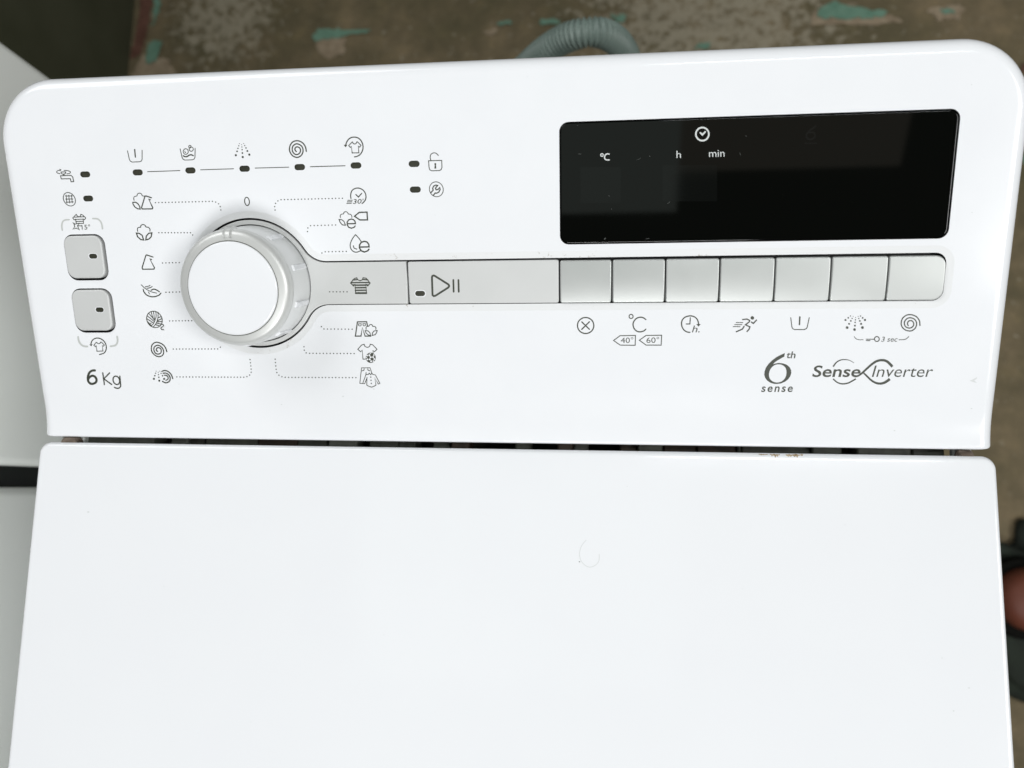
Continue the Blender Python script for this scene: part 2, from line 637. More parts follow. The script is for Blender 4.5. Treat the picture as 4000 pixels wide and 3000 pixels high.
def lathe(name, prof, center, material, parent=None, seg=64, axis=None, smooth_deg=50):
    """prof: (radius, height) in metres; axis: function mapping (x, y, h) to world"""
    vs, fs = [], []
    for r, h in prof:
        for k in range(seg):
            a = 2 * math.pi * k / seg
            x, y = r * math.cos(a), r * math.sin(a)
            vs.append(axis(x, y, h) if axis else Vector(center) + Vector((x, y, h)))
    for i in range(len(prof) - 1):
        for k in range(seg):
            fs.append((i * seg + k, i * seg + (k + 1) % seg, (i + 1) * seg + (k + 1) % seg, (i + 1) * seg + k))
    if prof[0][0] > 1e-6:
        fs.append(tuple(range(seg))[::-1])
    if prof[-1][0] > 1e-6:
        fs.append(tuple((len(prof) - 1) * seg + k for k in range(seg)))
    o = link(name, vs, fs, material, parent, True)
    bm = bmesh.new()
    bm.from_mesh(o.data)
    bmesh.ops.remove_doubles(bm, verts=bm.verts, dist=1e-8)
    bmesh.ops.recalc_face_normals(bm, faces=bm.faces)
    bm.to_mesh(o.data)
    bm.free()
    o.data.set_sharp_from_angle(angle=math.radians(smooth_deg))
    return o


po = thing('round_pot', 'red-brown round pot in a black rim on dark green cloth', 'pot')
lathe('bowl', [(.028, .02), (.038, .035), (.0425, .052), (.039, .068), (.029, .077), (.013, .081), (.0, .082)], (c0.x, c0.y, 0), 'terracotta', po)
lathe('rim', [(.044, .02), (.053, .024), (.056, .036), (.053, .046), (.043, .049)], (c0.x, c0.y, 0), 'black_rubber', po)

# ================================================================== washing machine
# ---- steel body below: front tub housing, rear housing, narrow trough between them
box_mesh('body', (-.1975, -.405, .02), (.1975, -.014, Z0 - .022), 'lid_enamel', wm, .006, 2)
box_mesh('trough', (-.1655, -.0142, .03), (.1655, .028, Z0 - .034), 'mechanism', wm)
for sx in (-1, 1):
    for sy in (-.36, .10):
        lathe('foot', [(.022, 0), (.024, .004), (.024, .012), (.012, .016), (.012, .035)], (sx * .165, sy, 0), 'black_rubber', wm, 24)


def prism(name, prof, x0, x1, material, parent):
    n = len(prof)
    vs = [(x0, y, z) for y, z in prof] + [(x1, y, z) for y, z in prof]
    fs = [tuple(range(n)), tuple(range(2 * n - 1, n - 1, -1))] + [(i, n + i, n + (i + 1) % n, (i + 1) % n) for i in range(n)]
    o = link(name, vs, fs, material, parent)
    fix_normals(o)
    return o


prism('rear_housing', [(.0275, .02), (.140, .02), (.140, Z0 + .026), (.0275, Z0 - .014)], -.1965, .1965, 'lid_enamel', wm)

# ---- lid: broad enamelled cover with rolled edges
def rolled_lid():
    W, yb_, yf, r = .2008, .0001, -.40, .0019
    verts, faces = [], []
    loops = []
    rings = [(0.0, -.020), (0.0, -r)] + [(-r * (1 - math.cos(a)), -r + r * math.sin(a)) for a in [math.pi / 2 * k / 8 for k in range(1, 9)]] + [(-r - .0006, 0.0)]
    base = rrect(-W, W, yf, yb_, 0, 10, (.012, .012, .0052, .0052))
    # straight sides get extra points so the shallow crown of the lid can follow
    for d, h in rings:
        loops.append(([p for p in offset(base, d)], h))
    n = len(base)
    for lp, h in loops:
        verts += [Vector((p[0], p[1], Z0 + h)) for p in lp]
    for k in range(len(loops) - 1):
        for i in range(n):
            j = (i + 1) % n
            faces.append((k * n + i, k * n + j, (k + 1) * n + j, (k + 1) * n + i))
    P, T = fill(loops[-1][0])
    b = len(verts)
    verts += [Vector((p[0], p[1], Z0)) for p in P]
    faces += [tuple(b + i for i in t) for t in T]
    o = link('lid', verts, faces, 'lid_enamel', wm, True)
    bm = bmesh.new()
    bm.from_mesh(o.data)
    bmesh.ops.remove_doubles(bm, verts=bm.verts, dist=1e-7)
    bmesh.ops.recalc_face_normals(bm, faces=bm.faces)
    bm.to_mesh(o.data)
    bm.free()
    return o


lid = rolled_lid()

# ---- what shows in the gap between lid and panel
def gx(px, z=-.012):
    return px_plane(px, 1735, (0, .001, Z0 + z), (0, 0, 1)).x


def gap_piece(name, p0, p1, z, y0, y1, material, hgt=.012):
    return box_mesh(name, (gx(p0, z), y0, Z0 + z - hgt), (gx(p1, z), y1, Z0 + z), material, wm, .0006, 1)


rg = random.Random(11)
xs = [335, 600, 665, 735, 800, 1005, 1160, 1280, 1395, 1440, 1555, 1625, 1690, 1760, 1835, 2010, 2075, 2175, 2240, 2300, 2420, 2490, 2590, 2720, 2880, 2895, 3170, 3290, 3345, 3560, 3690]
kinds = ['mechanism_grey', 'black_gap', 'mechanism_grey', 'mechanism', 'mechanism', 'mechanism_brown', 'mechanism', 'mechanism_grey', 'black_gap', 'mechanism', 'mechanism', 'black_gap', 'mechanism_grey', 'mechanism_brown', 'black_gap', 'mechanism', 'black_gap', 'mechanism_brown', 'mechanism_grey', 'black_gap', 'mechanism_brown', 'mechanism', 'mechanism_brown', 'mechanism_brown', 'mechanism_grey', 'mechanism', 'mechanism', 'black_gap', 'mechanism', 'mechanism']
for i in range(len(xs) - 1):
    if kinds[i] == 'black_gap':
        continue
    gap_piece('hinge_bar', xs[i] + 2, xs[i + 1] - 2, -.010 - rg.uniform(0, .006), -.012, .024, kinds[i])
for (a, b) in ((250, 325), (3722, 3795)):
    gap_piece('hinge_bracket', a - 10 if a < 1000 else a, b, -.0075, -.006, .012, 'bracket', .004)
for (a, b) in ((243, 303), (3742, 3798)):
    x0, x1 = gx(a, -.003), gx(b, -.003)
    vs, fs = [], []
    for x in (x0, x0 + .0006, x1 - .0006, x1):
        r = .0026 if x in (x0, x1) else .0032
        for k in range(20):
            t = 2 * math.pi * k / 20
            vs.append((x, -.0005 + r * math.cos(t), Z0 - .0045 + r * math.sin(t)))
    for i in range(3):
        for k in range(20):
            fs.append((i * 20 + k, i * 20 + (k + 1) % 20, i * 20 + 20 + (k + 1) % 20, i * 20 + 20 + k))
    fs += [tuple(range(19, -1, -1)), tuple(range(60, 80))]
    o = link('hinge_pin', vs, fs, 'rusty_pin', wm, True, 40)
    fix_normals(o)

# ---- control panel outlines (mm in the panel plane)
KU, KV = -95.2, 57.8            # knob axis
VT, VB = 66.35, 49.1            # silver strip
UE = 176.6                      # right end of the row of keys


def slot(e):
    """outline of the opening for knob dish, strip and keys, grown by e"""
    R, rf = 27.0 + e, 10.4 - e
    vt, vb, ue = VT + .55 + e, VB - .25 - e, UE + .35 + e
    pts = []
    ut = KU + math.sqrt((R + rf) ** 2 - (vt + rf - KV) ** 2)
    ub = KU + math.sqrt((R + rf) ** 2 - (KV - (vb - rf)) ** 2)
    at = math.atan2(vt + rf - KV, ut - KU)
    ab = math.atan2(vb - rf - KV, ub - KU) + 2 * math.pi
    for i in range(73):
        a = at + (ab - at) * i / 72
        pts.append((KU + R * math.cos(a), KV + R * math.sin(a)))
    a0, a1 = ab - math.pi, math.pi / 2
    for i in range(1, 15):
        a = a0 + (a1 - a0) * i / 14
        pts.append((ub + rf * math.cos(a), vb - rf + rf * math.sin(a)))
    for u in range(-50, 171, 20):
        pts.append((u, vb))
    rc = 4.0 + e
    for cx, cy, s in ((ue - rc, vb + rc, 270), (ue - rc, vt - rc, 0)):
        for i in range(9):
            a = math.radians(s + 90 * i / 8)
            pts.append((cx + rc * math.cos(a), cy + rc * math.sin(a)))
    for u in range(170, -51, -20):
        pts.append((u, vt))
    a0, a1 = 3 * math.pi / 2, at + math.pi
    for i in range(15):
        a = a0 + (a1 - a0) * i / 14
        pts.append((ut + rf * math.cos(a), vt + rf + rf * math.sin(a)))
    return pts[:-1]


def stadium(cu, cv, w_, h_, n=9):
    r = h_ / 2
    pts = []
    for i in range(n):
        a = -math.pi / 2 + math.pi * i / (n - 1)
        pts.append((cu + w_ / 2 - r + r * math.cos(a), cv + r * math.sin(a)))
    for i in range(n):
        a = math.pi / 2 + math.pi * i / (n - 1)
        pts.append((cu - w_ / 2 + r + r * math.cos(a), cv + r * math.sin(a)))
    return pts


DISP = rrect(32.35, 176.5, 72.05, 117.95, 3.6, 8)
BTN1 = rrect(-178.0, -159.3, 60.15, 79.5, 4.4, 8)
BTN2 = rrect(-178.0, -159.3, 37.6, 56.75, 4.4, 8)
LED_PX = [(332.8, 681.3), (344.5, 775.4), (537.9, 673.4), (743.9, 665.8), (955.4, 659.0), (1170.8, 652.8), (1390.4, 646.3), (1617.5, 640.1), (1622.2, 740.6)]
LEDS = [px_panel(*q) for q in LED_PX]
lo1, lo2 = slot(2.7), slot(0.0)

# ---- control panel shell
def build_panel():
    W, T, B, r, rc = 201.1, 142.1, -8.1, 5.2, 25.5
    mats = ['white_plastic', 'dusty_lip', 'black_gap']
    vs, fs, mi = [], [], []

    def path(d):
        pts = []
        vsl = [B, -7, -5, -3, -1, 1, 3, 5, 7, 9, 11, 13, 15, 17, 19, 21, 24, 40, 60, 80, 100]
        for v in vsl:
            pts.append((-(W - d), v))
        for i in range(17):
            a = math.pi - math.pi / 2 * i / 16
            pts.append((-(W - rc) + (rc - d) * math.cos(a), T - rc + (rc - d) * math.sin(a)))
        for u in range(-160, 161, 20):
            pts.append((u, T - d))
        for i in range(17):
            a = math.pi / 2 - math.pi / 2 * i / 16
            pts.append((W - rc + (rc - d) * math.cos(a), T - rc + (rc - d) * math.sin(a)))
        for v in vsl[::-1]:
            pts.append((W - d, v))
        return pts
    rings = [(0, -16), (0, -r)] + [(r * (1 - math.cos(math.pi / 2 * k / 9)), -r + r * math.sin(math.pi / 2 * k / 9)) for k in range(1, 10)] + [(r + .7, 0.0)]
    paths = [(path(d), h) for d, h in rings]
    n = len(paths[0][0])
    for P, h in paths:
        vs.extend(F(u, v, h) for u, v in P)
    for k in range(len(paths) - 1):
        for i in range(n - 1):
            fs.append((k * n + i, (k + 1) * n + i, (k + 1) * n + i + 1, k * n + i + 1))
            mi.append(0)
    inner = paths[-1][0]
    bl, br = inner[0], inner[-1]
    bottom = [(u, B) for u in range(180, -181, -20)]
    outer = inner + bottom
    holes = [lo1, DISP, BTN1, BTN2] + [stadium(u, v, 4.45, 2.4) for u, v in LEDS]
    lines = []
    wi = W - rings[-1][0]
    for v in [-7, -5, -3, -1, 1, 3, 5, 7, 9, 11, 13, 15, 17, 19, 21, 24]:
        lines.append([(-wi, v)] + [(u, v) for u in range(-180, 181, 20)] + [(wi, v)])
    P, Tr = fill(outer, holes, lines)
    b = len(vs)
    vs.extend(F(u, v, 0) for u, v in P)
    for t in Tr:
        fs.append(tuple(b + i for i in t))
        mi.append(0)
    # front lip: tiny round and a short turned-down edge
    edge = [(P_[0][0], h) for P_, h in paths[1:]] + [(u, 0.0) for u in range(-180, 181, 20)] + [(P_[-1][0], h) for P_, h in paths[::-1][:-1]]
    b = len(vs)
    m = len(edge)
    for dy, dz in ((0, 0), (-.0005, -.0002), (-.0008, -.0007), (-.0008, -.005)):
        for u, h in edge:
            p = F(u, B, h)
            vs.append(p + Vector((0, dy, dz)))
    for k in range(3):
        for i in range(m - 1):
            fs.append((b + k * m + i, b + k * m + i + 1, b + (k + 1) * m + i + 1, b + (k + 1) * m + i))
            mi.append(0)
    o = link('control_panel', vs, fs, mats, wm, True)
    for p, k in zip(o.data.polygons, mi):
        p.material_index = k
    bm = bmesh.new()
    bm.from_mesh(o.data)
    bmesh.ops.remove_doubles(bm, verts=bm.verts, dist=2e-7)
    bmesh.ops.recalc_face_normals(bm, faces=bm.faces)
    bm.to_mesh(o.data)
    bm.free()
    return o


cp = build_panel()
# make sure the shell faces outwards
if sum(p.normal.dot(NN) * p.area for p in cp.data.polygons) < 0:
    cp.data.flip_normals()

vs, fs = [], []
wall_between(vs, fs, lo1, 0, lo2, -.45)
o = link('slot_lip', vs, fs, 'dusty_lip', cp, True)
fix_normals(o)
if sum(p.normal.dot(NN) * p.area for p in o.data.polygons) < 0:
    o.data.flip_normals()
vs, fs = [], []
wall_between(vs, fs, lo2, -.45, lo2, -4.5)
P, T = fill(lo2)
b = len(vs)
vs += [F(p[0], p[1], -4.5) for p in P]
fs += [tuple(b + i for i in t) for t in T]
link('slot_floor', vs, fs, 'black_gap', cp)
for nm, ol in (('display_well', DISP), ('button_well', BTN1), ('button_well', BTN2)):
    vs, fs = [], []
    wall_between(vs, fs, ol, 0, ol, -4.0)
    P, T = fill(ol)
    b = len(vs)
    vs += [F(p[0], p[1], -4.0) for p in P]
    fs += [tuple(b + i for i in t) for t in T]
    link(nm, vs, fs, 'black_gap', cp)
for u, v in LEDS:
    ol = stadium(u, v, 4.45, 2.4)
    vs, fs = [], []
    wall_between(vs, fs, ol, 0, ol, -.45)
    P, T = fill(ol)
    b = len(vs)
    vs += [F(p[0], p[1], -.45) for p in P]
    fs += [tuple(b + i for i in t) for t in T]
    link('indicator_light', vs, fs, 'lamp_lens', cp)

# ---- display
disp = plate('display', offset(DISP, -.35), -.25, 2.5, .35, 'display_glass', wm)

# ---- silver strip with the knob dish
UP = -30.1
sl = []
R_, rf_ = 26.2, 11.2
vt_, vb_ = VT, VB
ut_ = KU + math.sqrt((R_ + rf_) ** 2 - (vt_ + rf_ - KV) ** 2)
ub_ = KU + math.sqrt((R_ + rf_) ** 2 - (KV - (vb_ - rf_)) ** 2)
at_ = math.atan2(vt_ + rf_ - KV, ut_ - KU)
ab_ = math.atan2(vb_ - rf_ - KV, ub_ - KU) + 2 * math.pi
for i in range(73):
    a = at_ + (ab_ - at_) * i / 72
    sl.append((KU + R_ * math.cos(a), KV + R_ * math.sin(a)))
for i in range(1, 15):
    a = (ab_ - math.pi) + (math.pi / 2 - (ab_ - math.pi)) * i / 14
    sl.append((ub_ + rf_ * math.cos(a), vb_ - rf_ + rf_ * math.sin(a)))
sl += [(-50, vb_), (UP, vb_), (UP + .15, (vb_ + vt_) / 2), (UP, vt_), (-50, vt_)]
for i in range(14):
    a = 3 * math.pi / 2 + (at_ + math.pi - 3 * math.pi / 2) * i / 14
    sl.append((ut_ + rf_ * math.cos(a), vt_ + rf_ + rf_ * math.sin(a)))
strip = plate('silver_strip', sl, -.35, 2.5, .35, 'silver_light', wm, [circle(KU, KV, 24.45, 96)])

# ---- keys
pp = plate('start_pause_button', rrect(UP + .75, 31.75, VB, VT - .15, .8, 3), -.1, 3, .4, 'silver_light', wm)
for k in range(7):
    u0 = 32.2 + 20.68 * k + .12
    u1 = 32.2 + 20.68 * (k + 1) - .38
    tilt = (-.05, .12, .02, .1, -.02, .08, .03)[k]
    if k < 6:
        ol = rrect(u0, u1, VB, VT - .45, .8, 3)
    else:
        ol = rrect(u0, UE - .05, VB, VT - .45, .8, 8, (.8, 3.7, 3.7, .8))
    plate('option_button', ol, .6 + tilt, 3, .42, 'silver', wm, crown=.4, tilt=((0, .01, -.006, .008, -.004, .006, .012)[k], (-.03, -.012, -.022, -.005, -.012, .006, .004)[k]))

side_led_px = [(364.0, 1000.7), (389.6, 1209.9)]
for k, bt in enumerate((BTN1, BTN2)):
    kb = plate('side_button', [(q[0] - .3, q[1] + .2) for q in offset(bt, -.75)], 1.0, 4, .7, 'silver_light', wm, seg=4)
    u, v = px_panel(*side_led_px[k], h=1.05)
    lo = plate('button_lamp_rim', stadium(u - .12, v, 4.3, 2.55), 1.06, .3, .1, 'white_plastic', kb, seg=2)
    plate('button_lamp', stadium(u, v, 3.7, 2.1), 1.13, .3, .1, 'lamp_lens', kb, seg=2)
u, v = px_panel(1641.1, 1146.5)
plate('button_lamp_rim', stadium(u, v, 4.9, 2.9), -.04, .3, .1, 'white_plastic', pp, seg=2)
plate('button_lamp', stadium(u, v, 4.15, 2.2), .03, .3, .1, 'lamp_lens', pp, seg=2)

# ---- programme knob
def kax(x, y, h):
    return F(KU + x * 1000, KV + y * 1000, h * 1000)


mm = .001
kn = lathe('program_knob', [(24.0 * mm, -3 * mm), (24.0 * mm, .3 * mm), (23.9 * mm, .8 * mm), (23.2 * mm, 13.8 * mm), (22.7 * mm, 14.6 * mm), (20 * mm, 14.7 * mm)], None, 'knob_body', wm, 128, kax)
pr = [(22.9 * mm, 14.2 * mm), (23.15 * mm, 14.7 * mm), (23.2 * mm, 15.4 * mm)]
for k in range(1, 9):
    a = math.pi / 2 * k / 8
    pr.append(((23.2 - 3.0 * (1 - math.cos(a))) * mm, (15.4 + 3.4 * math.sin(a)) * mm))
pr += [(19.3 * mm, 19.05 * mm), (18.75 * mm, 19.1 * mm), (18.6 * mm, 18.6 * mm), (17 * mm, 18.5 * mm)]
lathe('bezel_ring', pr, None, 'knob_chrome', kn, 128, kax, 60)
lathe('cap_gap', [(17 * mm, 18.6 * mm), (18.72 * mm, 18.85 * mm), (18.74 * mm, 18.6 * mm)], None, 'mechanism', kn, 128, kax, 50)
lathe('cap', [(18.38 * mm, 18.3 * mm), (18.38 * mm, 19.2 * mm), (18.2 * mm, 19.45 * mm), (17.6 * mm, 19.55 * mm), (12 * mm, 19.85 * mm), (6 * mm, 20.0 * mm), (0, 20.05 * mm)], None, 'white_plastic', kn, 128, kax, 50)


def knob_box(name, ang, r0a, r0b, h0, h1, wid, rise, material, parent, bev=.25):
    """bar lying on the knob's side from (r0a, h0) up to (r0b, h1)"""
    vs, fs = [], []
    ca, sa = math.cos(ang), math.sin(ang)
    for r, h in ((r0a, h0), (r0b, h1)):
        for s, dr in ((-1, -.4), (-1, rise - bev), (-1 + 2 * bev / wid, rise), (1 - 2 * bev / wid, rise), (1, rise - bev), (1, -.4)):
            rr = r + dr
            t = s * wid / 2
            vs.append(F(KU + rr * ca - t * sa, KV + rr * sa + t * ca, h))
    for i in range(5):
        fs.append((i, i + 1, 7 + i, 6 + i))
    fs += [(0, 6, 11, 5), (5, 4, 3, 2, 1, 0), (6, 7, 8, 9, 10, 11)]
    o = link(name, vs, fs, material, parent)
    fix_normals(o)
    return o


for k in range(10):
    ang = math.radians(90 + 36 * k)
    if k == 0:
        continue
    knob_box('grip_rib', ang, 23.85, 23.3, 1.0, 12.2, 2.3, .8, 'white_plastic', kn)

# pointer: rounded channel crossing the bezel
def pointer():
    ang = math.radians(91.0)
    ca, sa = math.cos(ang), math.sin(ang)
    sect = []
    prof2 = [(23.45, 13.0), (23.45, 15.4)]
    for k in range(1, 8):
        a = math.pi / 2 * k / 8
        prof2.append((23.2 - 3.0 * (1 - math.cos(a)) + .2 * math.cos(a), 15.4 + 3.4 * math.sin(a) + .3 * math.sin(a)))
    prof2 += [(19.9, 19.25)]
    cross = [(-1.75, -.4), (-1.6, .2), (-1.4, .38), (-1.15, .25), (-.95, -.12), (0, -.28), (.95, -.12), (1.15, .25), (1.4, .38), (1.6, .2), (1.75, -.4)]
    vs, fs = [], []
    for i, (r, h) in enumerate(prof2):
        a = math.pi / 2 * max(0, i - 1) / 8
        for t, d in cross:
            rr = r + d * math.cos(a)
            vs.append(F(KU + rr * ca - t * sa, KV + rr * sa + t * ca, h + d * math.sin(a)))
    m = len(cross)
    for i in range(len(prof2) - 1):
        for k in range(m - 1):
            fs.append((i * m + k, i * m + k + 1, (i + 1) * m + k + 1, (i + 1) * m + k))
    o = link('pointer_notch', vs, fs, 'knob_chrome', kn, True, 50)
    fix_normals(o)


pointer()

# ================================================================== printed marks
REG = {'A': (150, 480, .271248), 'B': (150, 800, .271248), 'C': (250, 1150, .271248), 'D': (650, 480, .271248),
       'F': (1150, 480, .293852), 'G': (1150, 900, .316456), 'H': (950, 1180, .271248), 'J': (2150, 950, .316456),
       'K': (2800, 950, .406872), 'L': (2900, 1300, .361664), 'M': (2150, 450, .361664), 'N': (2900, 1350, .180832),
       'O': (3150, 1380, .235081), 'P': (1350, 1280, .084364), 'Q': (2200, 2050, .12054), 'X': (0, 0, 1.0),
       'E': (650, 800, .36157), 'I': (2100, 400, .813743)}


def smooth_path(pts, closed, per=6):
    P = [Vector(p) for p in pts]
    n = len(P)
    out = []
    m = n if closed else n - 1
    for i in range(m):
        g = (lambda k: P[k % n]) if closed else (lambda k: P[min(max(k, 0), n - 1)])
        p0, p1, p2, p3 = g(i - 1), g(i), g(i + 1), g(i + 2)
        for k in range(per):
            t = k / per
            out.append(.5 * ((2 * p1) + (p2 - p0) * t + (2 * p0 - 5 * p1 + 4 * p2 - p3) * t * t + (3 * p1 - p0 - 3 * p2 + p3) * t ** 3))
    if not closed:
        out.append(P[-1])
    return [(p.x, p.y) for p in out]


class Print:
    """collects flat printed shapes of one mark, traced in picture coordinates and laid on the surface they are printed on"""

    def __init__(self, reg, h=0.0, surf='panel'):
        self.x, self.y, self.s = REG[reg]
        self.h = h
        self.surf = surf
        self.v, self.f = [], []
        self.lift = .03
        self.fat = 1.3

    def pt(self, p):
        X, Y = self.x + self.s * p[0], self.y + self.s * p[1]
        if self.surf == 'lid':
            q = px_plane(X, Y, (0, 0, Z0), (0, 0, 1))
            return q + Vector((0, 0, self.lift * .001))
        u, v = px_panel(X, Y, self.h)
        return F(u, v, self.h + self.lift)

    def _add(self, pts, faces):
        b = len(self.v)
        self.v += [self.pt(p) for p in pts]
        self.f += [tuple(b + i for i in f) for f in faces]
        self.lift += .004

    def stroke(self, pts, w, closed=False, smooth=False, w1=None):
        if self.fat and w * self.s < 5.5:
            w = w * self.fat
        if smooth:
            pts = smooth_path(pts, closed)
        P = [Vector(p) for p in pts]
        n = len(P)
        L, R = [], []
        for i in range(n):
            a = P[i - 1] if (i > 0 or closed) else None
            c = P[(i + 1) % n] if (i < n - 1 or closed) else None
            if a is None:
                t1 = t2 = (c - P[i]).normalized()
            elif c is None:
                t1 = t2 = (P[i] - a).normalized()
            else:
                t1, t2 = (P[i] - a).normalized(), (c - P[i]).normalized()
            n1, n2 = Vector((-t1.y, t1.x)), Vector((-t2.y, t2.x))
            m = n1 + n2
            if m.length < 1e-6:
                m = n1
            k = max(m.dot(n1), .55)
            ww = w if w1 is None else w + (w1 - w) * i / (n - 1)
            o = m * (ww / 2 / k)
            L.append(tuple(P[i] + o))
            R.append(tuple(P[i] - o))
        fc = []
        for i in range(n if closed else n - 1):
            j = (i + 1) % n
            fc.append((i, j, n + j, n + i))
        self._add(L + R, fc)
        if not closed and w1 is None and w > 5:
            for e in (P[0], P[-1]):
                self.dot(e.x, e.y, w / 2, 10)
        return self

    def ell(self, cx, cy, rx, ry, w, skew=0.0, skx=0.0):
        pts = []
        for i in range(40):
            a = 2 * math.pi * i / 40
            pts.append((cx + rx * math.cos(a) + skx * math.sin(a), cy + ry * math.sin(a) + skew * math.cos(a)))
        return self.stroke(pts, w, True)

    def dot(self, x, y, r, n=14, ry=None):
        ry = ry or r
        pts = [(x + r * math.cos(2 * math.pi * i / n), y + ry * math.sin(2 * math.pi * i / n)) for i in range(n)]
        self._add(pts, [tuple(range(n))])
        return self

    def poly(self, pts, holes=()):
        P, T = fill(pts, holes)
        self._add(P, T)
        return self

    def text(self, s, bl, br, tl, bold=0.0, spacing=1.0):
        cu = bpy.data.curves.new('t', 'FONT')
        cu.body = s
        cu.offset = bold + .001
        cu.space_character = spacing
        cu.resolution_u = 4
        ob = bpy.data.objects.new('t', cu)
        COL.objects.link(ob)
        dg = bpy.context.evaluated_depsgraph_get()
        me = bpy.data.meshes.new_from_object(ob.evaluated_get(dg))
        xs_ = [v.co.x for v in me.vertices]
        ys_ = [v.co.y for v in me.vertices]
        x0, x1, y1 = min(xs_), max(xs_), max(ys_)
        bl, br, tl = Vector(bl), Vector(br), Vector(tl)
        up_ = tl - bl
        pts = []
        for v in me.vertices:
            a = (v.co.x - x0) / (x1 - x0)
            b_ = v.co.y / y1
            pts.append(tuple(bl + (br - bl) * a + up_ * b_))
        self._add(pts, [tuple(p.vertices) for p in me.polygons])
        bpy.data.objects.remove(ob)
        bpy.data.curves.remove(cu)
        bpy.data.meshes.remove(me)
        return self

    def done(self, name, material='ink', parent=None):
        o = link(name, self.v, self.f, material, parent or cp)
        me = o.data
        want = Vector((0, 0, 1))
        bm = bmesh.new()
        bm.from_mesh(me)
        for f in bm.faces:
            f.normal_update()
            if f.normal.dot(want) < 0:
                f.normal_flip()
        bm.to_mesh(me)
        bm.free()
        return o


def shirt(p, pts, w):
    p.stroke(pts, w, True)


# --- A: left column and first stage
Print('A').stroke([(1284, 403), (1311, 528), (1325, 552), (1350, 564), (1460, 560), (1485, 548), (1494, 522), (1494, 394)], 9).stroke([(1387, 384), (1397, 492)], 14).done('prewash_icon')
Print('A').stroke([(312, 732), (275, 722), (263, 706), (278, 690), (305, 682)], 9, smooth=True).poly([(303, 662), (335, 674), (312, 698)]).stroke([(370, 684), (430, 690), (462, 708), (448, 728), (412, 734)], 9, smooth=True).stroke([(328, 708), (392, 706), (395, 722), (375, 738), (345, 738), (328, 720)], 9, True).stroke([(360, 740), (360, 756)], 7).stroke([(372, 740), (372, 756)], 7).stroke([(320, 762), (470, 756), (495, 778), (510, 846), (472, 848), (462, 804), (330, 806)], 9, True).done('tap_icon')
Print('A').ell(446, 1100, 87, 96, 9, 12, 11).stroke([(388, 1054), (490, 1052)], 9).stroke([(393, 1098), (497, 1096)], 9).stroke([(400, 1142), (503, 1138)], 9).stroke([(400, 1040), (412, 1154)], 8).stroke([(438, 1040), (450, 1152)], 8).stroke([(478, 1040), (490, 1150)], 8).done('filter_icon')
Print('A').stroke([(345, 1545), (337, 1480), (350, 1425), (385, 1398), (442, 1394)], 22, smooth=True).stroke([(785, 1378), (850, 1383), (895, 1420), (915, 1470), (923, 1525)], 22, smooth=True).done('bracket_mark', 'grey_ink')
Print('A').stroke([(545, 1318), (495, 1368), (515, 1398), (535, 1388), (548, 1450), (650, 1448), (645, 1384), (665, 1395), (682, 1370), (640, 1328), (612, 1316), (605, 1345), (585, 1354), (565, 1345)], 9, True).stroke([(515, 1358), (665, 1352)], 9).stroke([(535, 1390), (650, 1386)], 9).stroke([(540, 1420), (650, 1417)], 9).stroke([(493, 1430), (530, 1458), (590, 1443), (565, 1480), (575, 1510), (597, 1545), (545, 1515), (495, 1533), (525, 1495), (515, 1460)], 9, True).stroke([(565, 1482), (620, 1482)], 8).text('15°', (628, 1537), (750, 1533), (622, 1466)).done('colours_15_icon')
CLOUDW = 10
Print('A').stroke([(1378, 1115), (1374, 1080), (1388, 1060), (1420, 1052)], 9, smooth=True).stroke([(1420, 1052), (1430, 1022), (1460, 1012), (1485, 1025), (1498, 1050), (1532, 1053)], 9, smooth=True).stroke([(1360, 1145), (1400, 1142), (1435, 1165), (1460, 1205), (1466, 1241), (1430, 1238), (1390, 1210), (1366, 1175)], 12, True).stroke([(1628, 1078), (1550, 1052), (1535, 1058), (1486, 1220), (1495, 1240), (1640, 1238), (1648, 1222), (1590, 1098), (1612, 1108)], 13).done('mixed_icon')
# --- B / C: programme symbols left of the knob
Print('B').stroke([(1430, 382), (1426, 350), (1440, 328), (1472, 322)], 10, smooth=True).stroke([(1472, 322), (1480, 295), (1508, 284), (1535, 295), (1550, 320)], 10, smooth=True).stroke([(1550, 320), (1585, 325), (1606, 350), (1607, 380)], 10, smooth=True).stroke([(1412, 408), (1450, 410), (1495, 440), (1517, 507), (1475, 500), (1430, 460)], 13, True).stroke([(1547, 505), (1555, 450), (1590, 410), (1635, 404), (1625, 460), (1590, 495)], 13, True).done('cotton_icon')
Print('B').stroke([(1650, 752), (1560, 722), (1548, 728), (1494, 905), (1503, 928), (1665, 926), (1672, 908), (1605, 778), (1630, 788)], 13).done('synthetics_icon')
Print('B').stroke([(1480, 1150), (1540, 1205), (1620, 1250), (1703, 1272)], 9, smooth=True).stroke([(1510, 1218), (1525, 1260), (1570, 1305), (1650, 1325), (1730, 1305), (1765, 1272)], 13, smooth=True).stroke([(1625, 1230), (1660, 1215), (1700, 1225), (1742, 1252)], 13, smooth=True).stroke([(1540, 1180), (1585, 1172), (1610, 1160)], 9, smooth=True).stroke([(1565, 1202), (1615, 1192), (1640, 1175)], 9, smooth=True).stroke([(1585, 1255), (1602, 1283)], 8).done('delicates_icon')
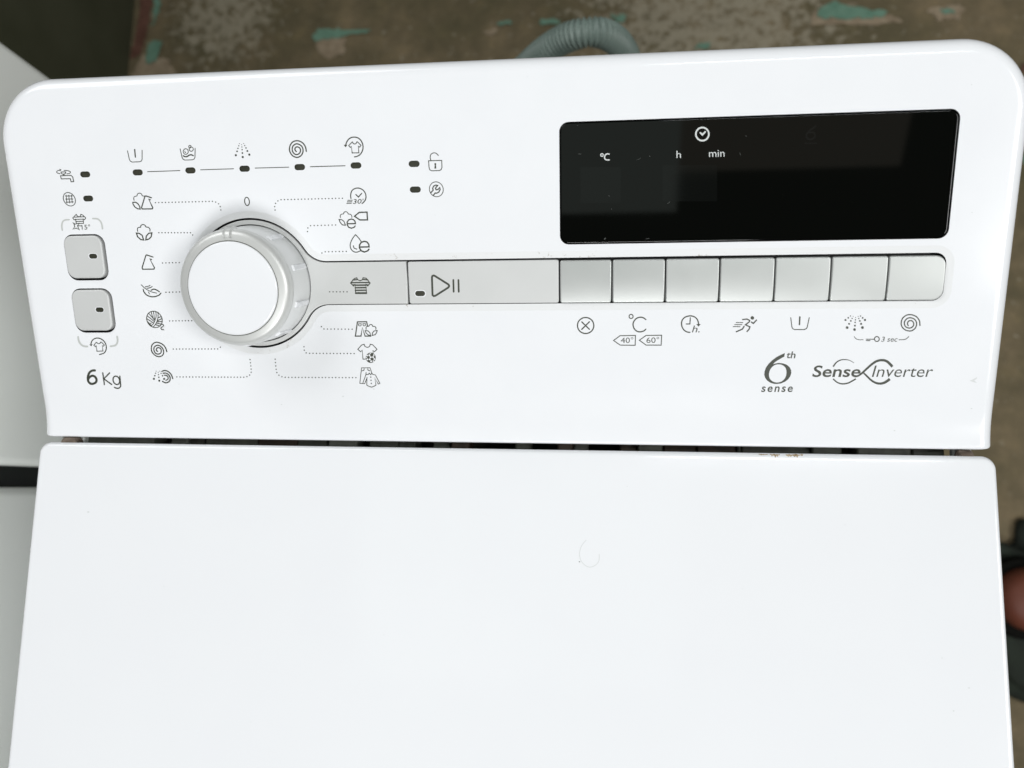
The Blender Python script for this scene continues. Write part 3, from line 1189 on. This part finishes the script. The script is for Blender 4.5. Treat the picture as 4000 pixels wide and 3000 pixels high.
Print('C').ell(1303, 360, 112, 118, 10, 8, 8).stroke([(1290, 245), (1296, 300), (1303, 352)], 9).stroke([(1322, 246), (1326, 320), (1300, 400), (1262, 452)], 9, smooth=True).stroke([(1356, 258), (1352, 345), (1325, 420), (1285, 470)], 9, smooth=True).stroke([(1258, 258), (1282, 345)], 9).stroke([(1228, 280), (1305, 368)], 9).stroke([(1205, 312), (1300, 388)], 9).stroke([(1195, 350), (1285, 408)], 9).stroke([(1208, 395), (1258, 448)], 9).stroke([(1230, 440), (1258, 410)], 8).stroke([(1355, 332), (1405, 322)], 9).stroke([(1350, 378), (1412, 348)], 9).stroke([(1345, 395), (1415, 388)], 9).stroke([(1335, 412), (1405, 428)], 9).stroke([(1320, 435), (1385, 455)], 9).stroke([(1400, 428), (1430, 435), (1435, 455), (1400, 480), (1408, 503), (1440, 508)], 9, smooth=True).done('wool_icon')
Print('C').stroke([(1350, 822), (1333, 808), (1332, 785), (1350, 768), (1380, 772), (1400, 800), (1395, 840), (1360, 860), (1320, 848), (1296, 805), (1300, 760), (1335, 735), (1380, 740), (1418, 775), (1435, 820), (1425, 870), (1380, 896), (1325, 885), (1275, 840), (1258, 785), (1270, 725), (1315, 692), (1365, 694), (1420, 720), (1460, 765), (1482, 825)], 13, smooth=True).done('spin_icon')
p = Print('C')
for x, y, r in ((1327, 1105, 7), (1358, 1120, 7), (1381, 1105, 7), (1319, 1135, 9), (1360, 1155, 9), (1399, 1137, 9), (1309, 1171, 11), (1366, 1193, 11), (1420, 1171, 11), (1296, 1216, 15), (1373, 1242, 15), (1444, 1216, 15)):
    p.dot(x, y, r)
p.stroke([(1410, 1108), (1450, 1096), (1500, 1110), (1545, 1155), (1568, 1213)], 13, smooth=True).stroke([(1430, 1136), (1465, 1133), (1505, 1155), (1530, 1200), (1518, 1250), (1470, 1273), (1420, 1253)], 13, smooth=True).stroke([(1450, 1165), (1480, 1168), (1500, 1195), (1497, 1220), (1470, 1238)], 12, smooth=True).done('rinse_spin_icon')
Print('C').stroke([(388, 720), (400, 675), (435, 640), (480, 628), (535, 642), (585, 685), (608, 740), (605, 800), (575, 845), (512, 866)], 12, smooth=True).poly([(365, 722), (413, 718), (392, 748)]).stroke([(465, 690), (430, 732), (452, 752), (464, 738), (475, 818), (562, 816), (552, 735), (565, 748), (582, 728), (540, 688), (525, 688), (518, 705), (503, 712), (485, 705)], 9, True).done('fresh_care_icon')
Print('C').stroke([(204, 612), (212, 665), (240, 715), (285, 745), (338, 750)], 20, smooth=True).stroke([(765, 607), (772, 650), (765, 700), (735, 735), (670, 748)], 20, smooth=True).done('bracket_mark', 'grey_ink')
Print('C').stroke([(445, 1095), (405, 1098), (365, 1130), (345, 1190), (350, 1250), (385, 1285), (425, 1285), (462, 1262), (468, 1222), (445, 1184), (405, 1172), (370, 1192), (352, 1215)], 33, smooth=True).stroke([(558, 1128), (582, 1298)], 14).stroke([(658, 1130), (575, 1215), (688, 1298)], 14).ell(755, 1237, 48, 60, 14, 5, 5).stroke([(805, 1178), (815, 1290), (815, 1325), (790, 1350), (755, 1350), (728, 1338)], 14, smooth=True).done('capacity_text')
# --- D / F: stages
Print('D').stroke([(198, 374), (226, 495), (240, 522), (265, 536), (375, 532), (400, 520), (412, 495), (414, 366)], 9).ell(279, 413, 36, 40, 9).ell(358, 378, 29, 31, 9).ell(339, 343, 17, 19, 9).stroke([(266, 408), (268, 422), (280, 430)], 8).stroke([(245, 474), (270, 487), (300, 484), (330, 465), (360, 460), (388, 472)], 14, smooth=True).done('wash_icon')
p = Print('D')
for x, y, r in ((1051, 298, 6), (1043, 330, 9), (1031, 367, 10), (1018, 410, 12.5), (1001, 465, 16), (1084, 314, 6), (1087, 347, 8), (1091, 386, 10), (1095, 434, 12.5), (1100, 492, 16), (1114, 297, 6), (1129, 326, 8.5), (1147, 362, 10.5), (1167, 405, 13), (1195, 457, 16)):
    p.dot(x, y, r)
p.done('rinse_icon')
Print('D').stroke([(1872, 412), (1855, 395), (1852, 370), (1868, 350), (1895, 347), (1922, 365), (1932, 395), (1922, 430), (1890, 455), (1855, 452), (1825, 425), (1812, 385), (1820, 340), (1850, 310), (1885, 302), (1930, 320), (1960, 355), (1968, 400), (1955, 450), (1920, 485), (1875, 497), (1825, 478), (1788, 435), (1772, 380), (1785, 320), (1820, 275), (1875, 257), (1930, 268), (1978, 305), (2005, 355), (2015, 410)], 14, smooth=True).done('spin_icon')
Print('D').ell(1161, 1131, 34, 59, 11, 0, 5).done('zero_mark')
Print('A').stroke([(1573, 703), (2037, 687)], 9).done('stage_line')
Print('D').stroke([(494, 676), (968, 661)], 9).done('stage_line')
Print('D').stroke([(1278, 651), (1763, 638)], 9).done('stage_line')
Print('F').stroke([(213, 583), (674, 570)], 9).done('stage_line')
Print('F').stroke([(682, 300), (692, 262), (715, 225), (750, 198), (793, 189), (845, 200), (885, 235), (908, 285), (912, 335), (898, 385), (868, 425), (830, 446), (800, 452)], 12, smooth=True).poly([(655, 292), (705, 292), (681, 325)]).stroke([(770, 253), (722, 302), (745, 328), (757, 312), (768, 400), (858, 398), (850, 308), (868, 324), (885, 298), (840, 254), (830, 252), (822, 273), (803, 282), (785, 275)], 9, True).done('fresh_care_icon')
Print('F').stroke([(1784, 504), (1958, 499), (1962, 590), (1950, 622), (1925, 634), (1825, 637), (1798, 622), (1790, 590)], 9, True).stroke([(1815, 502), (1805, 460), (1815, 420), (1850, 399), (1885, 405), (1914, 433)], 9, smooth=True).dot(1873, 547, 13).poly([(1867, 545), (1880, 545), (1886, 607), (1862, 608)]).done('door_lock_icon')
Print('F').ell(1887, 883, 92, 99, 8, 3, 3).stroke([(1812, 930), (1845, 895), (1838, 868), (1852, 840), (1880, 826), (1905, 832), (1890, 848), (1875, 870), (1885, 890), (1910, 885), (1932, 858), (1938, 885), (1920, 920), (1890, 935), (1872, 932), (1848, 962)], 12).done('service_icon')
Print('F').stroke([(752, 1005), (748, 965), (758, 915), (790, 880), (848, 866), (905, 888), (940, 930), (952, 980), (940, 1030), (900, 1073)], 11, smooth=True).stroke([(818, 952), (851, 986), (895, 937)], 11).stroke([(710, 1030), (770, 1028)], 8).stroke([(704, 1050), (765, 1048)], 8).stroke([(697, 1070), (758, 1068)], 8).text("30'", (778, 1076), (908, 1072), (790, 1012)).done('quick_30_icon')
Print('F').stroke([(612, 1260), (610, 1230), (630, 1213), (652, 1212)], 8, smooth=True).stroke([(652, 1212), (660, 1190), (682, 1180), (705, 1190), (716, 1212)], 8, smooth=True).stroke([(716, 1212), (745, 1215), (762, 1235), (764, 1257)], 8, smooth=True).stroke([(594, 1285), (630, 1287), (660, 1310), (679, 1360), (640, 1357), (610, 1325)], 9, True).stroke([(706, 1341), (812, 1339), (806, 1308), (785, 1285), (755, 1278), (722, 1290), (702, 1320), (702, 1355), (722, 1388), (760, 1400), (795, 1388), (808, 1370)], 12).stroke([(800, 1241), (862, 1190), (966, 1186), (972, 1290), (870, 1290)], 13, True).done('eco_cotton_icon')
# --- G / H: programme symbols right of the knob
Print('G').stroke([(755, 52), (715, 105), (690, 170), (695, 220), (725, 258), (770, 269), (818, 250)], 9, smooth=True).stroke([(755, 52), (795, 95), (825, 138)], 9).stroke([(728, 190), (738, 218), (770, 231)], 9, smooth=True).stroke([(806, 206), (922, 203), (918, 170), (895, 142), (860, 135), (825, 148), (804, 180), (804, 215), (825, 252), (865, 267), (905, 252), (921, 232)], 13).done('aqua_eco_icon')
Print('G', -.35).stroke([(770, 585), (740, 595), (693, 650), (730, 686), (748, 665), (757, 780), (890, 780), (882, 660), (905, 686), (935, 650), (885, 590), (848, 585), (840, 608), (812, 622), (780, 608)], 9, True).stroke([(722, 612), (776, 608)], 12).stroke([(845, 606), (905, 610)], 12).stroke([(706, 645), (924, 643)], 12).stroke([(748, 676), (885, 675)], 14).stroke([(752, 708), (886, 706)], 13).stroke([(754, 740), (888, 738)], 13).stroke([(757, 773), (890, 772)], 15).poly([(708, 666), (746, 664), (730, 690)]).poly([(884, 664), (922, 666), (906, 690)]).done('coloured_shirt_icon', 'ink', strip)
Print('G', -.1).stroke([(1698, 578), (1704, 562), (1720, 557), (1734, 562), (1903, 668), (1911, 688), (1900, 705), (1742, 806), (1720, 811), (1705, 798)], 24, True).stroke([(1962, 612), (1966, 757)], 22).stroke([(2025, 612), (2029, 757)], 22).done('start_pause_icon', 'ink', pp)
Print('H').stroke([(1790, 345), (1778, 283), (1645, 285), (1616, 490), (1697, 490), (1716, 366), (1755, 490), (1838, 490)], 13).stroke([(1660, 313), (1700, 311), (1698, 338), (1680, 345), (1663, 338)], 8, True).stroke([(1724, 312), (1763, 311), (1762, 335), (1745, 344), (1728, 338)], 8, True).stroke([(1771, 393), (1770, 365), (1785, 350), (1810, 348)], 9, smooth=True).stroke([(1810, 348), (1820, 330), (1838, 322), (1858, 330), (1866, 350)], 9, smooth=True).stroke([(1866, 350), (1895, 352), (1912, 370), (1910, 392)], 9, smooth=True).stroke([(1756, 411), (1795, 413), (1825, 440), (1837, 484), (1800, 472), (1770, 445)], 9, True).stroke([(1858, 480), (1862, 445), (1885, 416), (1930, 409), (1922, 440), (1900, 470)], 9, True).done('jeans_cotton_icon')
Print('H').stroke([(1768, 820), (1725, 822), (1714, 692), (1693, 716), (1650, 680), (1705, 618), (1742, 608), (1755, 640), (1788, 653), (1820, 640), (1830, 607), (1865, 615), (1927, 680), (1890, 716), (1868, 695), (1872, 735)], 9).done('sports_icon')
hl = [(1100, 1278, 46, 46), (998, 1290, 38, 40), (1162, 1366, 48, 46), (1275, 1362, 46, 46), (1120, 1466, 46, 46), (1010, 1470, 42, 46), (1330, 1452, 42, 46), (1185, 1556, 46, 46), (1305, 1270, 36, 38), (1145, 1198, 40, 22), (970, 1380, 26, 32), (1290, 1545, 36, 36)]
Print('P').poly([(1165 + 232 * math.cos(t * .105), 1392 + 238 * math.sin(t * .105)) for t in range(60)], [[(x + rx * math.cos(t * .524), y + ry * math.sin(t * .524)) for t in range(12)] for x, y, rx, ry in hl]).done('football_icon')
Print('H').stroke([(1850, 1018), (1828, 946), (1705, 947), (1680, 1170), (1750, 1175), (1785, 1085)], 8).stroke([(1770, 1012), (1768, 1045), (1722, 1170)], 8).stroke([(1743, 962), (1738, 982), (1715, 990)], 9).stroke([(1792, 962), (1800, 980), (1822, 990)], 9).stroke([(1768, 1045), (1805, 1042), (1815, 1022), (1838, 1045), (1852, 1022), (1868, 1042), (1905, 1050), (1968, 1170), (1945, 1180), (1893, 1085), (1913, 1195), (1885, 1212), (1850, 1225), (1815, 1215), (1780, 1195), (1783, 1085)], 8).dot(1838, 1080, 9).dot(1841, 1126, 9).dot(1845, 1171, 9).done('shirt_trousers_icon')
# --- J / K / L: symbols under the keys
Print('J').ell(435, 1016, 101, 99, 12).stroke([(388, 972), (482, 1063)], 12).stroke([(482, 970), (387, 1063)], 12).done('cancel_icon')
Print('J').ell(996, 904, 25, 25, 10).stroke([(1178, 942), (1145, 920), (1108, 914), (1060, 930), (1028, 970), (1020, 1005), (1032, 1050), (1065, 1085), (1105, 1094), (1148, 1085), (1178, 1062)], 12, smooth=True).done('temperature_icon')
Print('J').stroke([(780, 1201), (860, 1142), (1050, 1138), (1046, 1260), (862, 1258)], 9, True).text('40°', (868, 1232), (1024, 1230), (868, 1162)).done('label_40_icon')
Print('J').stroke([(1098, 1198), (1180, 1139), (1373, 1136), (1367, 1258), (1182, 1258)], 9, True).text('60°', (1185, 1231), (1343, 1229), (1185, 1160)).done('label_60_icon')
Print('J').stroke([(1722, 1100), (1680, 1093), (1640, 1060), (1620, 1010), (1625, 955), (1660, 915), (1720, 897), (1775, 908), (1815, 945), (1830, 1000)], 12, smooth=True).poly([(1800, 998), (1855, 998), (1828, 1030)]).stroke([(1727, 920), (1722, 997), (1677, 997)], 10).text('h.', (1746, 1100), (1840, 1100), (1772, 1016)).done('delay_icon')
Print('K').stroke([(186, 762), (250, 762)], 6).stroke([(172, 782), (240, 782)], 6).stroke([(157, 801), (224, 801)], 6).stroke([(248, 733), (290, 728), (315, 742), (312, 755), (275, 783), (300, 795), (318, 803), (310, 825), (290, 848)], 9).stroke([(262, 798), (245, 825), (187, 850)], 9).dot(341, 717, 17).stroke([(332, 757), (350, 770), (381, 738)], 9).done('rapid_icon')
Print('K').stroke([(710, 716), (720, 800), (728, 820), (745, 829), (840, 829), (860, 820), (868, 805), (887, 716)], 7).stroke([(797, 708), (793, 781)], 11).done('prewash_icon')
p = Print('K')
for x, y, r in ((1283, 699, 6), (1262, 717, 8), (1235, 737, 10), (1309, 702, 4), (1299, 722, 6), (1287, 746, 8), (1270, 774, 9), (1251, 810, 13), (1332, 713, 4), (1330, 735, 6), (1328, 760, 7), (1326, 791, 9), (1322, 829, 13), (1357, 703, 4), (1363, 722, 6), (1373, 746, 8), (1385, 774, 10), (1398, 810, 13), (1380, 699, 6), (1400, 717, 8), (1422, 737, 10)):
    p.dot(x, y, r)
p.done('rinse_icon')
Print('K').stroke([(1838, 792), (1830, 770), (1842, 748), (1868, 744), (1888, 762), (1888, 790), (1865, 812), (1830, 812), (1805, 790), (1802, 755), (1825, 725), (1860, 716), (1900, 732), (1918, 770), (1905, 815), (1865, 842), (1815, 835), (1780, 805), (1770, 765), (1785, 720), (1825, 690), (1870, 687), (1915, 705), (1945, 745), (1950, 790)], 9, smooth=True).done('spin_icon')
Print('L').stroke([(1208, 40), (1225, 62), (1255, 74), (1305, 75)], 6, smooth=True).stroke([(1337, 69), (1425, 69)], 7).stroke([(1337, 84), (1378, 84)], 7).ell(1452, 67, 26, 26, 8).text('3 sec', (1498, 95), (1668, 95), (1512, 42)).stroke([(1690, 75), (1745, 73), (1775, 60), (1797, 40)], 6, smooth=True).done('key_lock_text')
# --- logos
o6 = [(918, 160), (905, 238), (840, 272), (760, 320), (700, 360), (662, 403), (720, 385), (790, 374), (880, 385), (960, 415), (1020, 465), (1052, 530), (1056, 590), (1035, 660), (990, 725), (920, 780), (840, 815), (760, 828), (680, 826), (600, 800), (535, 755), (490, 695), (472, 630), (478, 560), (505, 480), (560, 400), (640, 320), (740, 245), (830, 200)]
i6 = smooth_path([(790, 405), (850, 415), (905, 450), (940, 500), (952, 570), (945, 640), (915, 710), (860, 765), (790, 793), (720, 795), (650, 770), (600, 725), (575, 660), (575, 600), (595, 530), (640, 465), (710, 415)], True, 3)
Print('N').poly(o6, [i6]).text('th', (942, 270), (1136, 270), (972, 125), .012).text('sense', (404, 997), (1076, 997), (428, 882), .014, 1.25).done('sixth_sense_logo')
Print('O').text('Sense', (92, 390), (885, 390), (136, 202), .014).text('Inverter', (1086, 393), (2075, 393), (1140, 205), -.004).stroke([(443, 222), (500, 150), (570, 112), (640, 105), (710, 115), (790, 158)], 19, smooth=True, w1=9).stroke([(443, 425), (500, 475), (560, 502), (620, 508), (700, 492), (760, 460), (822, 425)], 17, smooth=True, w1=24).stroke([(800, 388), (850, 378), (905, 345), (940, 315), (1010, 250), (1090, 180), (1170, 130), (1255, 114), (1330, 130), (1390, 180), (1428, 224)], 20, smooth=True, w1=46).stroke([(940, 315), (1010, 385), (1080, 450), (1150, 490), (1220, 503), (1290, 490), (1350, 455), (1385, 425)], 20, smooth=True, w1=46).done('inverter_logo')

# --- dotted leader lines
def dotted(path, step, h=0.0, parent=None):
    P = resample([Vector((x, y, 0)) for x, y in path], step)
    if (P[-1] - Vector((*path[-1], 0))).length > step * .5:
        P.append(Vector((*path[-1], 0)))
    pr_ = Print('X', h)
    for q in P:
        pr_.dot(q.x, q.y, 2.6, 10)
        pr_.lift -= .004
    pr_.done('dotted_line', 'ink', parent)


dotted([(607.3, 791.7), (831.2, 786.5), (844.2, 789.8), (856.1, 797.6), (861.6, 810.9), (863.2, 825.3)], 13.1)
dotted([(620.6, 909.0), (744.4, 909.1), (753.6, 918.9)], 12.35)
dotted([(635, 1027.3), (700.6, 1025.7)], 13.1)
dotted([(648.5, 1141.8), (702, 1140.4)], 13.3)
dotted([(662.8, 1253.6), (749, 1252.5)], 12.3)
dotted([(677, 1363.5), (850.7, 1363), (861.5, 1355.7)], 12.4)
dotted([(690.8, 1472.2), (952.7, 1473.5), (964.4, 1471.3), (975, 1465.4), (981.2, 1455), (980.9, 1442.3), (979.8, 1429.3), (978.2, 1416.5), (976.6, 1403.2)], 12.45)
dotted([(1074.5, 820.4), (1073.1, 806.3), (1076.7, 793.3), (1085.9, 784.3), (1097.8, 780), (1337.5, 774.4)], 13.33)
dotted([(1201.1, 904.3), (1202.9, 889.9), (1213.2, 881.4), (1311, 878.8)], 14)
dotted([(1257.6, 988.3), (1269.6, 983.5), (1352.5, 982)], 13.75)
dotted([(1287.7, 1139.9), (1355.7, 1139.9)], 13.6, -.35, strip)
dotted([(1255.4, 1276), (1264.9, 1285.1), (1375.6, 1286)], 13.8)
dotted([(1187.3, 1354.4), (1188.3, 1367.4), (1195.9, 1378.5), (1208.9, 1380.1), (1383.5, 1381)], 13.4)
dotted([(1075, 1403.2), (1075.9, 1416.5), (1077.5, 1429.8), (1078.8, 1443.1), (1081.6, 1455.6), (1090.2, 1466.2), (1102.4, 1472.1), (1115.2, 1474), (1390.8, 1475.1)], 13.15)

# --- display print and the dark windows behind its glass
HD = -.25


def DP(reg):
    q = Print(reg, HD)
    q.fat = None
    return q


p = Print('M', HD)
p.lift = .012
p.poly(rrect(325, 760, 560, 948, 12, 4)).done('digit_window', 'display_window', disp)
p = Print('M', HD)
p.lift = .012
p.poly(rrect(1212, 1800, 540, 930, 12, 4)).done('digit_window', 'display_window', disp)
DP('M').ell(1641, 204, 70, 71, 17).stroke([(1620, 190), (1642, 212), (1672, 180)], 17).done('clock_icon', 'white_ink', disp)
DP('M').ell(557, 430, 14, 15, 10).stroke([(635, 420), (610, 418), (590, 435), (585, 460), (598, 480), (635, 483)], 13, smooth=True).done('celsius_text', 'white_ink', disp)
DP('M').text('h', (1362, 462), (1410, 462), (1362, 385), -.004).done('hour_text', 'white_ink', disp)
DP('M').text('min', (1714, 452), (1881, 448), (1712, 378), -.004).done('minute_text', 'white_ink', disp)
Print('I', HD).stroke([(1335, 115), (1300, 140), (1290, 165), (1308, 178), (1330, 165), (1325, 145), (1300, 145)], 6, smooth=True).stroke([(1283, 197), (1340, 196)], 4).done('sixth_sense_lamp', 'ghost_ink', disp)
p = Print('M', HD)
for a, b, w_ in (((303, 419), (330, 419), 4), ((584, 1338), (594, 1330), 8), ((1030, 1338), (1068, 1330), 3), ((1265, 955), (1292, 935), 3), ((2045, 405), (2055, 435), 3), ((625, 870), (640, 875), 3), ((660, 1010), (664, 1022), 3), ((930, 485), (980, 462), 2), ((290, 108), (298, 118), 2), ((2110, 224), (2116, 226), 5), ((1070, 440), (1076, 444), 5)):
    p.stroke([a, b], w_)
p.done('glass_scratches', 'dim_scratch', disp)['kind'] = 'stuff'

# --- wear: scuffs and specks on lid and panel, rust at the lid's back edge
Print('Q', 0, 'lid').stroke([(745, 500), (650, 600), (570, 740), (532, 900), (535, 1020), (570, 1150), (640, 1250), (740, 1330), (850, 1370), (960, 1350), (1080, 1280), (1150, 1180), (1170, 1050), (1165, 960)], 16, smooth=True).done('ring_scuff', 'pale_mark', lid)
Print('Q', 0, 'lid').poly([(500, 1190), (530, 1184), (552, 1192), (548, 1212), (515, 1210)]).done('grime_speck', 'ink', lid)
p = Print('X', 0, 'lid')
for x, y, r in ((345, 2000, 5), (3785, 2687, 4), (3725, 2777, 4), (3680, 2570, 3), (2450, 1900, 2), (1500, 2480, 2), (980, 2820, 2), (2900, 2300, 2), (3300, 2050, 2), (640, 2290, 2)):
    p.dot(x, y, r, 7, r * .6)
p.done('dust_specks', 'pale_mark', lid)['kind'] = 'stuff'
p = Print('X')
for x, y, r in ((1100, 1580, 3), (3795, 1596, 4), (3494, 1682, 4), (3797, 830, 3), (3795, 331, 3), (430, 430, 2), (860, 403, 2), (2060, 300, 2), (1700, 840, 2), (2500, 1460, 2), (1340, 1548, 4), (1460, 1520, 3), (700, 1500, 2)):
    p.dot(x, y, r, 7, r * .55)
p.done('dust_specks', 'pale_mark', cp)['kind'] = 'stuff'
Print('X').poly([(3788, 1487), (3800, 1482), (3817, 1473), (3816, 1478), (3806, 1486), (3816, 1496), (3800, 1492)]).done('smear', 'pale_mark', cp)


def edge_pt(px, py):
    q = px_plane(px, py, (0, 0, Z0 - .001), (0, 0, 1))
    r = .0019
    y = min(q.y, .00005)
    dy = y - (.0001 - r)
    z = Z0 - r + math.sqrt(max(r * r - dy * dy, 0)) if dy > 0 else Z0
    return Vector((q.x, y, z)) + Vector((0, .00004, .00005))


def edge_stain(x0, x1, y0, y1, seed, material):
    rnd = random.Random(seed)
    n = 14
    vs, fs = [], []
    rows = 6
    for i in range(n + 1):
        t = i / n
        a = y0 + (y1 - y0) * .25 * rnd.random()
        b_ = y0 + (y1 - y0) * (.35 + .65 * rnd.random()) * (math.sin(math.pi * min(max(t, .04), .96)) ** .4)
        for k in range(rows):
            s = k / (rows - 1)
            vs.append(edge_pt(x0 + (x1 - x0) * t, a + (b_ - a) * s + (x0 + (x1 - x0) * t - x0) * .0163))
    for i in range(n):
        for k in range(rows - 1):
            fs.append((i * rows + k, (i + 1) * rows + k, (i + 1) * rows + k + 1, i * rows + k + 1))
    o = link('rust_stain', vs, fs, material, lid)
    fix_normals(o)


edge_stain(3005, 3045, 1772, 1789, 4, 'rust_stain')
edge_stain(3068, 3136, 1772, 1791, 5, 'rust_stain')
edge_stain(2960, 3000, 1773, 1780, 6, 'rust_stain')
edge_stain(2462, 2512, 1758, 1763, 7, 'rust_stain')
edge_stain(1700, 1745, 1747, 1753, 8, 'pale_mark')
edge_stain(1285, 1345, 1740, 1745, 9, 'pale_mark')
